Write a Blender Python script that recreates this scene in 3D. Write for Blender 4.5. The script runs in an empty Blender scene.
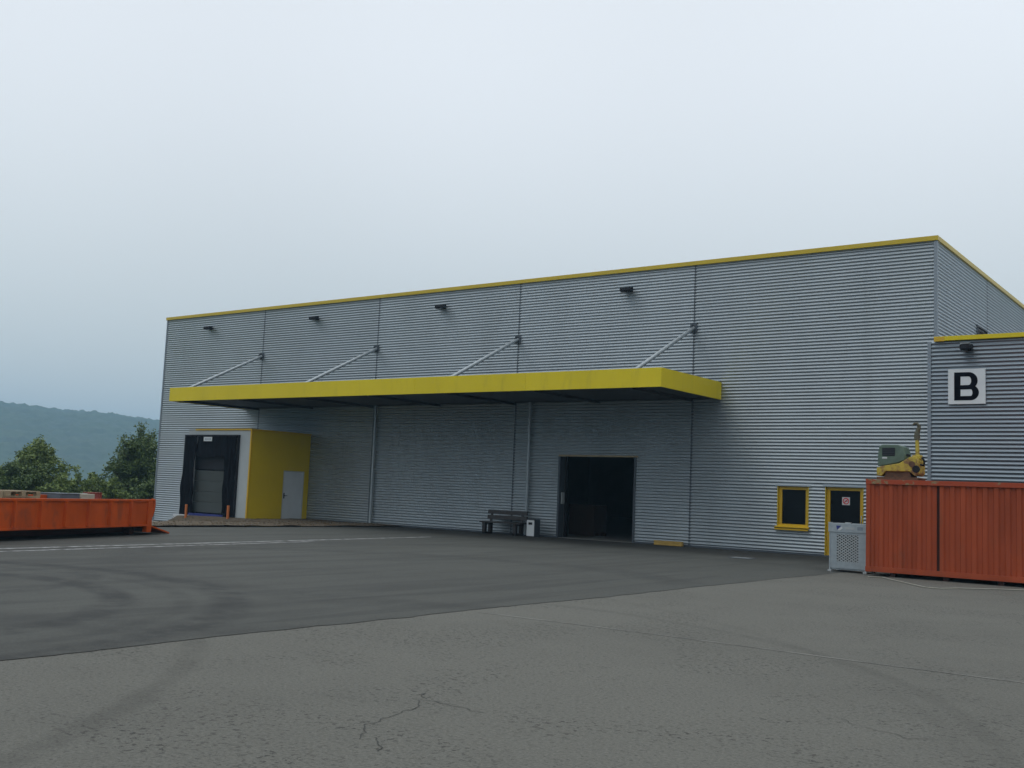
import bpy, bmesh, math, random
import numpy as np
from mathutils import Vector, Matrix, noise

random.seed(7); np.random.seed(7)
S = bpy.context.scene
COL = S.collection

# ------------------------------------------------------------------ camera
F = 1055.733; YAW = -0.6396; PIT = 0.1027; ROL = 0.0415
CAM = Vector((8.779, -33.621, 1.62))
_fw = Vector((math.sin(YAW)*math.cos(PIT), math.cos(YAW)*math.cos(PIT), math.sin(PIT)))
_rt = Vector((math.cos(YAW), -math.sin(YAW), 0)); _up = _rt.cross(_fw)
RT = _rt*math.cos(ROL) + _up*math.sin(ROL); UP = -_rt*math.sin(ROL) + _up*math.cos(ROL); FW = _fw
cd = bpy.data.cameras.new('camera'); cam = bpy.data.objects.new('camera', cd); COL.objects.link(cam)
cd.sensor_width = 36; cd.lens = F/1024*36; cd.clip_start = 0.05; cd.clip_end = 20000
cam.matrix_world = Matrix(((RT.x, UP.x, -FW.x, CAM.x), (RT.y, UP.y, -FW.y, CAM.y), (RT.z, UP.z, -FW.z, CAM.z), (0, 0, 0, 1)))
S.camera = cam
def ray(x, y): return FW + RT*((x-512)/F) - UP*((y-384)/F)
def onz(x, y, z=0.0): d = ray(x, y); return CAM + d*((z-CAM.z)/d.z)
def atd(x, dist):      # ground position under pixel column x at a horizontal distance
    d = ray(x, 480); d = Vector((d.x, d.y, 0)).normalized(); return Vector((CAM.x, CAM.y, 0)) + d*dist

# ------------------------------------------------------------------ world, sun, exposure
W = bpy.data.worlds.new('World'); S.world = W; W.use_nodes = True
nt = W.node_tree; nt.nodes.clear()
def N(t, kind, **kw):
    n = t.nodes.new(kind)
    for k, v in kw.items(): setattr(n, k, v)
    return n
SUN_EL, SUN_AZ = math.radians(70), math.radians(200)      # azimuth clockwise from +Y
out = N(nt, 'ShaderNodeOutputWorld'); bg = N(nt, 'ShaderNodeBackground'); bg.inputs[1].default_value = 0.1
sky = N(nt, 'ShaderNodeTexSky', sky_type='NISHITA', sun_disc=False)
sky.sun_elevation = SUN_EL; sky.sun_rotation = SUN_AZ; sky.dust_density = 4; sky.air_density = 1.2
tc = N(nt, 'ShaderNodeTexCoord'); sep = N(nt, 'ShaderNodeSeparateXYZ')
nt.links.new(tc.outputs['Generated'], sep.inputs[0])
# even overcast layer: brighter towards the zenith, with faint soft cloud mottling
mx = N(nt, 'ShaderNodeMath', operation='MAXIMUM'); nt.links.new(sep.outputs[2], mx.inputs[0]); mx.inputs[1].default_value = 0
ram = N(nt, 'ShaderNodeValToRGB'); ram.color_ramp.interpolation = 'EASE'
ram.color_ramp.elements[0].position = 0.0; ram.color_ramp.elements[0].color = (0.68, 0.735, 0.735, 1)
ram.color_ramp.elements[1].position = 0.42; ram.color_ramp.elements[1].color = (0.92, 0.965, 1.015, 1)
e = ram.color_ramp.elements.new(1.0); e.color = (1.38, 1.42, 1.46, 1)
nt.links.new(mx.outputs[0], ram.inputs[0])
nz = N(nt, 'ShaderNodeTexNoise'); nz.inputs['Scale'].default_value = 1.7; nz.inputs['Detail'].default_value = 1; nz.inputs['Roughness'].default_value = .4
nt.links.new(tc.outputs['Generated'], nz.inputs['Vector'])
mr = N(nt, 'ShaderNodeMapRange'); mr.inputs[1].default_value = .3; mr.inputs[2].default_value = .7; mr.inputs[3].default_value = 9.2; mr.inputs[4].default_value = 10.3
nt.links.new(nz.outputs[0], mr.inputs[0])
vm = N(nt, 'ShaderNodeVectorMath', operation='SCALE'); nt.links.new(ram.outputs[0], vm.inputs[0]); nt.links.new(mr.outputs[0], vm.inputs['Scale'])
mix = N(nt, 'ShaderNodeMixRGB'); mix.inputs[0].default_value = 0.93
nt.links.new(sky.outputs[0], mix.inputs[1]); nt.links.new(vm.outputs[0], mix.inputs[2])
nt.links.new(mix.outputs[0], bg.inputs[0]); nt.links.new(bg.outputs[0], out.inputs[0])
sl = bpy.data.lights.new('sun', 'SUN'); sl.energy = 0.5; sl.angle = math.radians(75); sl.color = (1, .96, .9)
so = bpy.data.objects.new('sun', sl); COL.objects.link(so); so.location = (0, -40, 60)
sd = Vector((math.sin(SUN_AZ)*math.cos(SUN_EL), math.cos(SUN_AZ)*math.cos(SUN_EL), math.sin(SUN_EL)))
so.rotation_euler = sd.to_track_quat('Z', 'Y').to_euler()
S.view_settings.view_transform = 'Standard'; S.view_settings.look = 'None'; S.view_settings.exposure = 0.0; S.view_settings.gamma = 1
S.view_settings.use_curve_mapping = False
S.render.engine = 'CYCLES'

# ------------------------------------------------------------------ materials
def mat(name, col, rough=.6, metal=0., var=.12, scale=3., bump=0., bscale=40., stretch=(1, 1, 1), col2=None, spec=.5, thr=None, wear=None, rnd=0.):
    m = bpy.data.materials.new(name); m.use_nodes = True; t = m.node_tree
    b = t.nodes['Principled BSDF']; b.inputs['Roughness'].default_value = rough; b.inputs['Metallic'].default_value = metal
    b.inputs['Specular IOR Level'].default_value = spec
    c = N(t, 'ShaderNodeTexCoord'); mp = N(t, 'ShaderNodeMapping'); mp.inputs['Scale'].default_value = stretch
    t.links.new(c.outputs['Object'], mp.inputs[0])
    n = N(t, 'ShaderNodeTexNoise'); n.inputs['Scale'].default_value = scale; n.inputs['Detail'].default_value = 6; n.inputs['Roughness'].default_value = .6
    t.links.new(mp.outputs[0], n.inputs['Vector'])
    r = N(t, 'ShaderNodeValToRGB')
    lo, hi = thr if thr else (.3, .7)
    r.color_ramp.elements[0].position = lo; r.color_ramp.elements[1].position = hi
    a = col2 if col2 else tuple(x*(1-var) for x in col)
    bcol = col if col2 else tuple(min(1, x*(1+var)) for x in col)
    r.color_ramp.elements[0].color = (*a, 1); r.color_ramp.elements[1].color = (*bcol, 1)
    t.links.new(n.outputs[0], r.inputs[0]); co = r.outputs[0]
    if wear:      # worn or dirty patches: (colour, scale, threshold lo, hi, stretch, strength)
        wc, ws, wl, wh, wst, wk = wear
        wm = N(t, 'ShaderNodeMapping'); wm.inputs['Scale'].default_value = wst; t.links.new(c.outputs['Object'], wm.inputs[0])
        wn = N(t, 'ShaderNodeTexNoise'); wn.inputs['Scale'].default_value = ws; wn.inputs['Detail'].default_value = 8; wn.inputs['Roughness'].default_value = .68; t.links.new(wm.outputs[0], wn.inputs['Vector'])
        wr = N(t, 'ShaderNodeMapRange'); wr.interpolation_type = 'SMOOTHSTEP'
        for i_, x_ in zip((1, 2, 3, 4), (wl, wh, 0, wk)): wr.inputs[i_].default_value = x_
        t.links.new(wn.outputs[0], wr.inputs[0]); wx = N(t, 'ShaderNodeMixRGB'); t.links.new(wr.outputs[0], wx.inputs[0]); t.links.new(co, wx.inputs[1]); wx.inputs[2].default_value = (*wc, 1); co = wx.outputs[0]
    if rnd:
        oi = N(t, 'ShaderNodeObjectInfo'); om = N(t, 'ShaderNodeMapRange'); om.inputs[3].default_value = 1-rnd; om.inputs[4].default_value = 1+rnd
        t.links.new(oi.outputs['Random'], om.inputs[0]); ox = N(t, 'ShaderNodeMixRGB', blend_type='MULTIPLY'); ox.inputs[0].default_value = 1
        t.links.new(co, ox.inputs[1]); t.links.new(om.outputs[0], ox.inputs[2]); co = ox.outputs[0]
    t.links.new(co, b.inputs['Base Color'])
    # roughness variation
    rr = N(t, 'ShaderNodeMapRange'); rr.inputs[3].default_value = max(0, rough-.08); rr.inputs[4].default_value = min(1, rough+.08)
    t.links.new(n.outputs[0], rr.inputs[0]); t.links.new(rr.outputs[0], b.inputs['Roughness'])
    if bump:
        n2 = N(t, 'ShaderNodeTexNoise'); n2.inputs['Scale'].default_value = bscale; n2.inputs['Detail'].default_value = 5
        t.links.new(mp.outputs[0], n2.inputs['Vector'])
        bp = N(t, 'ShaderNodeBump'); bp.inputs['Strength'].default_value = bump; bp.inputs['Distance'].default_value = .02
        t.links.new(n2.outputs[0], bp.inputs['Height']); t.links.new(bp.outputs[0], b.inputs['Normal'])
    return m
M = {}
M['clad'] = mat('silver_cladding', (.325, .367, .393), .42, .65, .07, 1.1, stretch=(.5, .5, .25), rnd=.05, wear=((.22, .25, .26), .8, .50, .78, (1.6, 1.6, .12), .3))
M['cladB'] = mat('darker_annex_cladding', (.215, .255, .29), .42, .75, .07, 1.1, stretch=(.5, .5, .25), rnd=.03)
M['trim'] = mat('grey_trim', (.22, .25, .28), .45, .5, .08, 2)
M['joint'] = mat('dark_joint', (.05, .062, .075), .6, .1)
M['yellow'] = mat('yellow_coated_metal', (.63, .50, .012), .45, 0, .07, .9, stretch=(.6, .6, .3), spec=.3, wear=((.36, .29, .03), 1.3, .52, .8, (1.5, 1.5, .3), .55), rnd=.03)
M['yellowcap'] = mat('yellow_cap', (.50, .36, .012), .38, 0, .07, .9)
M['yellowbox'] = mat('yellow_panel', (.54, .385, .006), .5, 0, .06, .9)
M['yellowframe'] = mat('yellow_frame', (.52, .32, .006), .4, 0, .05, 2)
M['soffit'] = mat('dark_grey_soffit', (.055, .058, .058), .6, .1, .1, 1)
M['steel'] = mat('galvanised_steel', (.33, .37, .39), .45, .5, .12, 8)
M['black'] = mat('black_plastic', (.012, .013, .017), .55, 0, .2, 10, spec=.2)
M['curtain'] = mat('black_dock_curtain', (.007, .008, .011), .8, 0, .35, 2.2, bump=.5, bscale=6, spec=.05)
M['greypanel'] = mat('pale_grey_panel', (.35, .38, .385), .5, 0, .06, 1.5)
M['white'] = mat('white_paint', (.52, .545, .55), .45, 0, .05, 3)
M['dock'] = mat('dock_door_grey', (.055, .064, .062), .6, 0, .1, 1, spec=.2)
M['concrete'] = mat('concrete', (.34, .33, .31), .9, 0, .18, 3, bump=.3)
M['floor'] = mat('hall_floor', (.16, .16, .15), .6, 0, .15, 1)
M['core'] = mat('inner_wall', (.20, .20, .20), .8, 0, .1, 1)
M['roof'] = mat('roof_membrane', (.25, .26, .26), .9, 0, .1, 1)
M['orange'] = mat('orange_container_paint', (.30, .055, .018), .6, 0, .2, 1.3, stretch=(1.4, 1.4, .35), bump=.05, bscale=9, spec=.25, wear=((.16, .062, .030), 1.6, .54, .74, (1.3, 1.3, .45), .45))
M['orangeworn'] = mat('worn_orange_rail', (.32, .054, .020), .6, 0, .2, 2.6, col2=(.24, .17, .09), thr=(.37, .41), spec=.25)
M['skip'] = mat('orange_red_skip_paint', (.43, .068, .010), .55, 0, .18, 1.6, stretch=(1, 1, .5), spec=.2, wear=((.20, .055, .025), 1.8, .52, .66, (1, 1, .5), .6))
M['skipdark'] = mat('skip_underframe', (.045, .012, .007), .7, 0, .3, 4)
M['bench'] = mat('dark_stained_wood', (.014, .012, .012), .6, 0, .3, 9, stretch=(.3, 2, 2))
M['wood'] = mat('pale_wood', (.30, .24, .15), .8, 0, .25, 6, stretch=(.4, 3, 3))
M['beam'] = mat('yellow_timber', (.34, .22, .05), .75, 0, .25, 8, stretch=(.4, 2, 2))
M['green'] = mat('green_hood', (.10, .155, .115), .5, 0, .25, 5, col2=(.06, .095, .07))
M['cyellow'] = mat('scuffed_yellow_iron', (.42, .33, .035), .6, 0, .3, 6, col2=(.17, .09, .04), thr=(.38, .54))
M['rust'] = mat('rusty_iron', (.10, .052, .030), .85, 0, .4, 9)
M['shade'] = mat('dull_inner_sheet', (.10, .11, .12), .6)
M['olive'] = mat('dirty_olive_grip', (.070, .066, .042), .7, 0, .3, 9)
M['ink'] = mat('black_ink', (.006, .006, .009), .9, 0, .1, 5, spec=0.)
M['sign'] = mat('white_sign', (.60, .63, .64), .5, 0, .05, 3)
M['blue'] = mat('dark_blue_print', (.015, .025, .16), .5)
M['red'] = mat('red_print', (.55, .03, .03), .5)
M['greybox'] = mat('blue_grey_sheet', (.09, .11, .13), .6)
M['beige'] = mat('beige_board', (.38, .36, .29), .8)
M['redbox'] = mat('red_sheet', (.20, .03, .018), .6)
M['orangeb'] = mat('orange_bollard_paint', (.42, .115, .02), .6, 0, .15, 5)
M['crate'] = mat('brown_cardboard', (.035, .019, .011), .9, 0, .15, 3)
M['bark'] = mat('bark', (.07, .055, .04), .95, 0, .3, 6)
M['hose'] = mat('pale_hose', (.26, .25, .21), .7)
M['crack'] = mat('crack_filler', (.038, .040, .036), .95)
M['glass'] = mat('dark_glass', (.005, .006, .007), .12, 0, .05, 1, spec=.12)
def leafmat(name, c, c2):
    m = mat(name, c, .6, 0, .3, 2.2, col2=c2)
    m.node_tree.nodes['Principled BSDF'].inputs['Subsurface Weight'].default_value = 0
    return m
M['leafA'] = leafmat('leaves_mid_green', (.175, .235, .045), (.085, .135, .030))
M['leafB'] = leafmat('leaves_dark_green', (.11, .165, .036), (.055, .098, .024))
M['leafC'] = leafmat('leaves_fresh_green', (.19, .25, .055), (.095, .15, .032))

def groundmat(name, base, dark, arcs=(), speck=0.0, streak=.0, wallband=False):
    m = bpy.data.materials.new(name); m.use_nodes = True; t = m.node_tree; L = t.links.new
    b = t.nodes['Principled BSDF']; b.inputs['Roughness'].default_value = .88; b.inputs['Specular IOR Level'].default_value = .35
    c = N(t, 'ShaderNodeTexCoord'); P = c.outputs['Object']
    def noi(sc, det=5, ro=.6, st=None, warp=0):
        src = P
        if st:
            mp = N(t, 'ShaderNodeMapping'); mp.inputs['Scale'].default_value = st; L(P, mp.inputs[0]); src = mp.outputs[0]
        n = N(t, 'ShaderNodeTexNoise'); n.inputs['Scale'].default_value = sc; n.inputs['Detail'].default_value = det; n.inputs['Roughness'].default_value = ro
        n.inputs['Distortion'].default_value = warp; L(src, n.inputs['Vector']); return n.outputs[0]
    def rng(v, a, b_, lo=0., hi=1., smooth=True):
        r = N(t, 'ShaderNodeMapRange'); r.interpolation_type = 'SMOOTHSTEP' if smooth else 'LINEAR'
        for i, x in zip((1, 2, 3, 4), (a, b_, lo, hi)): r.inputs[i].default_value = x
        L(v, r.inputs[0]); return r.outputs[0]
    def mth(op, a, b_=None):
        n = N(t, 'ShaderNodeMath', operation=op)
        for i, x in enumerate((a, b_)):
            if x is None: continue
            if isinstance(x, (int, float)): n.inputs[i].default_value = x
            else: L(x, n.inputs[i])
        return n.outputs[0]
    def mixc(f, A, B, ty='MIX'):
        n = N(t, 'ShaderNodeMixRGB', blend_type=ty)
        for i, x in enumerate((f, A, B)):
            if isinstance(x, (int, float)): n.inputs[i].default_value = x
            elif isinstance(x, tuple): n.inputs[i].default_value = (*x, 1)
            else: L(x, n.inputs[i])
        return n.outputs[0]
    big = rng(noi(.16, 4, .55, warp=.6), .35, .68)
    col = mixc(big, tuple(x*.93 for x in base), tuple(x*1.07 for x in base))
    mid = rng(noi(1.4, 6, .65), .3, .7); col = mixc(mth('MULTIPLY', mid, .35), col, tuple(x*1.17 for x in base))
    fine = rng(noi(38, 5, .78), .28, .72, .55, 1.45, False); col = mixc(1.0, col, fine, 'MULTIPLY')
    agg = rng(noi(120, 2, .6), .58, .70, 0, .55); col = mixc(agg, col, tuple(x*1.6 for x in base))
    if speck:      # ravelled pits in clusters
        v = rng(noi(17, 5, .66, st=(1.0, 1.0, 1)), .55, .61)
        msk = rng(noi(.55, 3, .6, warp=.4), .44, .60)
        sp = N(t, 'ShaderNodeSeparateXYZ'); L(P, sp.inputs[0])
        col = mixc(mth('MULTIPLY', mth('MULTIPLY', v, msk), speck), col, dark)
        v2 = rng(noi(22, 3, .6), .59, .66); col = mixc(mth('MULTIPLY', v2, .55), col, dark)
    if streak:     # tyre rubbing, drawn out along the driving direction
        s1 = rng(noi(.75, 5, .6, st=(1.6, .16, 1), warp=.9), .46, .66); col = mixc(mth('MULTIPLY', s1, streak), col, dark)
        s2 = rng(noi(.5, 5, .6, st=(1.8, .2, 1), warp=1.4), .52, .68); col = mixc(mth('MULTIPLY', s2, streak*.8), col, tuple(x*1.45 for x in base))
    for (cx, cy, r, w, k) in arcs:      # worn tyre arcs
        sub = N(t, 'ShaderNodeVectorMath', operation='DISTANCE'); L(P, sub.inputs[0]); sub.inputs[1].default_value = (cx, cy, 0)
        dd = mth('ABSOLUTE', mth('SUBTRACT', mth('ADD', sub.outputs['Value'], mth('MULTIPLY', noi(.9, 2), .25)), r+.125))
        f = rng(dd, w*.25, w, k, 0); f = mth('MULTIPLY', f, rng(noi(1.3, 6, .72), .30, .62)); col = mixc(f, col, dark)
    if wallband:   # base colour darkens in a strip along the wall
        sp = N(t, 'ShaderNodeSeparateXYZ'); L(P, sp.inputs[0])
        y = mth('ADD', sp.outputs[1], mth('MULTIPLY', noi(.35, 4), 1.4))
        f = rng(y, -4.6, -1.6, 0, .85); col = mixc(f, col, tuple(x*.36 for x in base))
    L(col, b.inputs['Base Color'])
    h = mth('ADD', noi(45, 4, .7), mth('MULTIPLY', noi(150, 2), .6))
    bp = N(t, 'ShaderNodeBump'); bp.inputs['Strength'].default_value = .8; bp.inputs['Distance'].default_value = .010
    L(h, bp.inputs['Height']); L(bp.outputs[0], b.inputs['Normal'])
    return m
M['old'] = groundmat('old_pale_asphalt', (.109, .109, .095), (.031, .031, .027), speck=.9,
    arcs=[(-6.56, -35.28, 10.66, .18, .32), (-.37, -28.38, 7.97, .14, .22), (-5.19, -31.13, 13.24, .12, .12)])
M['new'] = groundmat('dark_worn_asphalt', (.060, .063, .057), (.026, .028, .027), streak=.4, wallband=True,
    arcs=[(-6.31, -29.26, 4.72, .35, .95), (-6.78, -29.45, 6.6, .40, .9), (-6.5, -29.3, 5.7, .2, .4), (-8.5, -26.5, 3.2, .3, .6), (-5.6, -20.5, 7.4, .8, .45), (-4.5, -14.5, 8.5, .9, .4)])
M['gravel'] = mat('brown_gravel', (.105, .076, .046), .95, 0, .4, 2.5, bump=1, bscale=18, col2=(.062, .05, .032))
M['grass'] = mat('rough_grass', (.07, .10, .03), .95, 0, .3, .6)
M['forest'] = mat('wooded_hill', (.050, .078, .030), .95, 0, .4, .035, col2=(.024, .042, .020))
def wornpaint():
    m = mat('worn_white_line', (.32, .33, .33), .8, 0, .2, 4, col2=(.065, .068, .064), thr=(.38, .58)); return m
M['line'] = wornpaint()
M['thinline'] = mat('thin_pale_line', (.22, .22, .20), .85, 0, .2, 1.5, col2=(.10, .10, .088), thr=(.40, .58))

# ------------------------------------------------------------------ helpers
class MB:
    def __init__(s): s.v = []; s.f = []; s.sm = []
    def add(s, vs, fs, smooth=False):
        o = len(s.v); s.v += [tuple(v) for v in vs]; s.f += [tuple(i+o for i in f) for f in fs]; s.sm += [smooth]*len(fs); return s
    def box(s, x0, x1, y0, y1, z0, z1, b=0.):
        if x0 > x1: x0, x1 = x1, x0
        if y0 > y1: y0, y1 = y1, y0
        if z0 > z1: z0, z1 = z1, z0
        if not b:
            vs = [(x, y, z) for z in (z0, z1) for y in (y0, y1) for x in (x0, x1)]
            return s.add(vs, [(0, 2, 3, 1), (4, 5, 7, 6), (0, 1, 5, 4), (2, 6, 7, 3), (0, 4, 6, 2), (1, 3, 7, 5)])
        bm = bmesh.new(); bmesh.ops.create_cube(bm, size=1)
        for v in bm.verts: v.co = Vector(((x0+x1)/2+v.co.x*(x1-x0), (y0+y1)/2+v.co.y*(y1-y0), (z0+z1)/2+v.co.z*(z1-z0)))
        bmesh.ops.bevel(bm, geom=bm.edges[:], offset=b, segments=2, affect='EDGES', profile=.6)
        return s.bm(bm)
    def bm(s, bm):
        bm.verts.ensure_lookup_table(); bm.verts.index_update()
        s.add([v.co[:] for v in bm.verts], [[v.index for v in f.verts] for f in bm.faces]); bm.free(); return s
    def prism(s, prof, a0, a1, axis='x', bev=0.):
        """closed profile polygon extruded along an axis; profile in the two other axes (in xyz order)"""
        n = len(prof)
        def pt(a, p): return {'x': (a, p[0], p[1]), 'y': (p[0], a, p[1]), 'z': (p[0], p[1], a)}[axis]
        vs = [pt(a0, p) for p in prof]+[pt(a1, p) for p in prof]
        fs = [(i, (i+1) % n, n+(i+1) % n, n+i) for i in range(n)]+[tuple(range(n))[::-1], tuple(range(n, 2*n))]
        bm = bmesh.new(); bv = [bm.verts.new(v) for v in vs]
        for f in fs: bm.faces.new([bv[i] for i in f])
        bmesh.ops.recalc_face_normals(bm, faces=bm.faces[:])
        if bev: bmesh.ops.bevel(bm, geom=bm.edges[:], offset=bev, segments=2, affect='EDGES', profile=.6)
        return s.bm(bm)
    def tube(s, pts, rad, n=8, caps=True):
        pts = [Vector(p) for p in pts]; k = len(pts)
        rad = list(rad) if isinstance(rad, (list, tuple)) else [rad]*k
        vs = []; ref = None
        for i, p in enumerate(pts):
            t = (pts[min(i+1, k-1)]-pts[max(i-1, 0)]).normalized()
            if ref is None: ref = Vector((0, 0, 1)) if abs(t.z) < .9 else Vector((1, 0, 0))
            a = t.cross(ref).normalized(); bb = a.cross(t).normalized(); ref = bb
            for j in range(n):
                th = 2*math.pi*j/n; vs.append(p+(a*math.cos(th)+bb*math.sin(th))*rad[i])
        fs = [(i*n+j, i*n+(j+1) % n, (i+1)*n+(j+1) % n, (i+1)*n+j) for i in range(k-1) for j in range(n)]
        s.add(vs, fs, True)
        if caps: s.add([vs[j] for j in range(n)], [tuple(range(n))[::-1]]); s.add([vs[(k-1)*n+j] for j in range(n)], [tuple(range(n))])
        return s
    def bar(s, p, q, w, h):
        p = Vector(p); q = Vector(q); t = (q-p).normalized(); ref = Vector((0, 0, 1)) if abs(t.z) < .95 else Vector((0, 1, 0))
        a = t.cross(ref).normalized()*(w/2); b = a.cross(t).normalized()*(h/2)
        vs = [c+sa*a+sb*b for c in (p, q) for sa, sb in ((-1, -1), (1, -1), (1, 1), (-1, 1))]
        return s.add(vs, [(0, 3, 2, 1), (4, 5, 6, 7), (0, 1, 5, 4), (1, 2, 6, 5), (2, 3, 7, 6), (3, 0, 4, 7)])
    def build(s, name, m, parent=None, loc=None):
        me = bpy.data.meshes.new(name); me.from_pydata(s.v, [], s.f); me.update()
        me.polygons.foreach_set('use_smooth', s.sm)
        me.materials.append(M[m] if isinstance(m, str) else m)
        o = bpy.data.objects.new(name, me); COL.objects.link(o)
        if parent: o.parent = parent
        if loc: o.location = loc
        return o
def box(name, m, parent, x0, x1, y0, y1, z0, z1, b=0.): return MB().box(x0, x1, y0, y1, z0, z1, b).build(name, m, parent)
def tag(o, label=None, cat=None, group=None, kind=None):
    for k, v in (('label', label), ('category', cat), ('group', group), ('kind', kind)):
        if v: o[k] = v
    return o
def empty(name, loc=(0, 0, 0), rz=0.):
    o = bpy.data.objects.new(name, None); COL.objects.link(o); o.location = loc; o.rotation_euler.z = rz; o.empty_display_size = .3; return o
def ss(x): x = min(1, max(0, x)); return x*x*(3-2*x)
def copy_tree(o, parent=None):
    c = o.copy(); COL.objects.link(c); c.parent = parent
    for ch in list(o.children): copy_tree(ch, c)
    return c

# ------------------------------------------------------------------ ground
def zf(x, y): return -.66*ss((-24-x)/9)*max(ss((-3.7-y)/1.3), ss((-31.7-x)/.9)) - .45*ss((-41-x)/8)
def sheet(name, m, xs, ys, dz, kind='structure', label=None, cat=None, zfun=zf, edge=None):
    vs = []; nx = len(xs); ny = len(ys)
    for j, y in enumerate(ys):
        for i, x in enumerate(xs):
            xx = x + (edge(y) if edge and i == len(xs)-1 else 0)
            vs.append((xx, y, zfun(xx, y)+dz))
    fs = [(j*nx+i, j*nx+i+1, (j+1)*nx+i+1, (j+1)*nx+i) for j in range(ny-1) for i in range(nx-1)]
    o = MB().add(vs, fs, True).build(name, m); tag(o, label, cat, kind=kind); return o
def fr(a, b, n): return [a+(b-a)*i/n for i in range(n+1)]
yard = sheet('yard_paving', 'old', fr(-.9, 90, 20), fr(-110, -.02, 30), 0.0)
def wig(y): return .16*noise.noise((0, y*.3, 3))+.05*noise.noise((0, y*1.9, 7))+.03*noise.noise((0, y*6, 1))
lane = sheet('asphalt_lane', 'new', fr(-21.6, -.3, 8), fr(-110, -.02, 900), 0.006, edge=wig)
def zg(x, y): return zf(x, y) + .06*noise.noise((x*.5, y*.5, 0)) + .05*max(0, noise.noise((x*1.7, y*1.7, 5))) + .05
grav = sheet('gravel_strip', 'gravel', fr(-48, -21.75, 70), fr(-15.5, -.02, 44), 0.0, zfun=zg)
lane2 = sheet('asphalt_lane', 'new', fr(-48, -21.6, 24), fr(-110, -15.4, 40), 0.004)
# pebbles on the gravel, too many to count
pm = MB()
for i in range(2600):
    x = random.uniform(-33, -21.9); y = random.uniform(-13, -.4)
    if x < -27 and y > -3.9: continue
    r = random.uniform(.015, .05); z = zg(x, y)+r*.3
    a = random.uniform(0, 6.28); vs = [(x+r*math.cos(a+k*2.094)*random.uniform(.7, 1.2), y+r*math.sin(a+k*2.094)*random.uniform(.7, 1.2), z-r*.4) for k in range(3)]+[(x, y, z+r*.6)]
    pm.add(vs, [(0, 1, 3), (1, 2, 3), (2, 0, 3)])
tag(pm.build('gravel_stones', 'gravel'), 'loose brown stones scattered over the gravel strip', 'gravel', kind='stuff')
# concrete slab leading to the dock
cm = MB()
slab = [onz(*q) for q in ((150, 520, -.66), (186, 520.8, -.52), (190, 523.6, -.36), (224, 525.4, -.13), (196, 527.2, -.13), (150, 523.6, -.5))]
top = [tuple(q) for q in slab]; n = len(slab)
cm.add(top+[(x, y, z-.4) for x, y, z in top], [tuple(range(n))]+[(i, n+i, n+(i+1) % n, (i+1) % n) for i in range(n)])
tag(cm.build('concrete_apron', 'concrete'), kind='structure')
# terrain to the horizon
def tz(x, y):
    r = math.hypot(x+5, y+20); z = -1.25
    z -= 34*ss((r-115)/300); return z
tm = MB(); rad = [0.]+[6*1.09**i for i in range(84)]; SEG = 128; vs = [(-5, -20, tz(-5, -20))]
for r in rad[1:]:
    for k in range(SEG):
        a = 2*math.pi*k/SEG; x, y = -5+r*math.cos(a), -20+r*math.sin(a); vs.append((x, y, tz(x, y)))
fs = [(0, 1+k, 1+(k+1) % SEG) for k in range(SEG)]
for i in range(len(rad)-2):
    for k in range(SEG):
        a = 1+i*SEG; fs.append((a+k, a+SEG+k, a+SEG+(k+1) % SEG, a+(k+1) % SEG))
tag(tm.add(vs, fs, True).build('terrain', 'grass'), kind='structure')
# wooded hill beyond the valley
hd = ray(80, 480); hd = Vector((hd.x, hd.y, 0)).normalized(); hl = Vector((hd.y, -hd.x, 0))   # hl points to the right
hm = MB(); ND, NL = 260, 420; vs = []
for i in range(ND+1):
    d = 620+1100*i/ND
    for j in range(NL+1):
        l = -600+1200*j/NL
        q = CAM+hd*d+hl*l
        ridge = 76 - .046*l - .000012*l*l + 5*noise.noise((l*.004, 2, 0))
        h = -36 + (ridge+36)*ss((d-640)/760) - 20*ss((d-1400)/300)
        amp = ss((d-650)/60)
        h += amp*(7*noise.noise((d*.012, l*.012, 1)) + 3.2*noise.noise((d*.055, l*.055, 4)) + 3.4*noise.noise((d*.13, l*.13, 9)) + 1.6*noise.noise((d*.3, l*.3, 2)))
        vs.append((q.x, q.y, h))
fs = [(i*(NL+1)+j, i*(NL+1)+j+1, (i+1)*(NL+1)+j+1, (i+1)*(NL+1)+j) for i in range(ND) for j in range(NL)]
tag(hm.add(vs, fs, True).build('hill', 'forest'), kind='structure')
# painted lines and cracks
def ribbon(name, pts, w, m, z, parent=None):
    pts = [Vector((p[0], p[1], 0)) for p in pts]; vs = []
    for i, p in enumerate(pts):
        t = (pts[min(i+1, len(pts)-1)]-pts[max(0, i-1)]).normalized(); nn = Vector((-t.y, t.x, 0))
        ww = w[i] if isinstance(w, (list, tuple)) else w
        for sgn in (-1, 1): q = p+nn*ww/2*sgn; vs.append((q.x, q.y, z))
    return MB().add(vs, [(2*i, 2*i+1, 2*i+3, 2*i+2) for i in range(len(pts)-1)]).build(name, m, parent)
def seg(a, b, n): return [(a[0]+(b[0]-a[0])*i/n, a[1]+(b[1]-a[1])*i/n) for i in range(n+1)]
tag(ribbon('painted_line', seg((-12.1, -31), (-15.05, -5.9), 40), .20, 'line', .0105), kind='structure')
tag(ribbon('painted_line', seg((-11.2, -31), (-13.75, -12.5), 40), .16, 'line', .0105), kind='structure')
tag(ribbon('painted_line', [(x, -22.2+.05*math.sin(x*.8)+.02*noise.noise((x*2, 0, 0))) for x in fr(-.1, 30, 120)], .035, 'thinline', .004), kind='structure')
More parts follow.
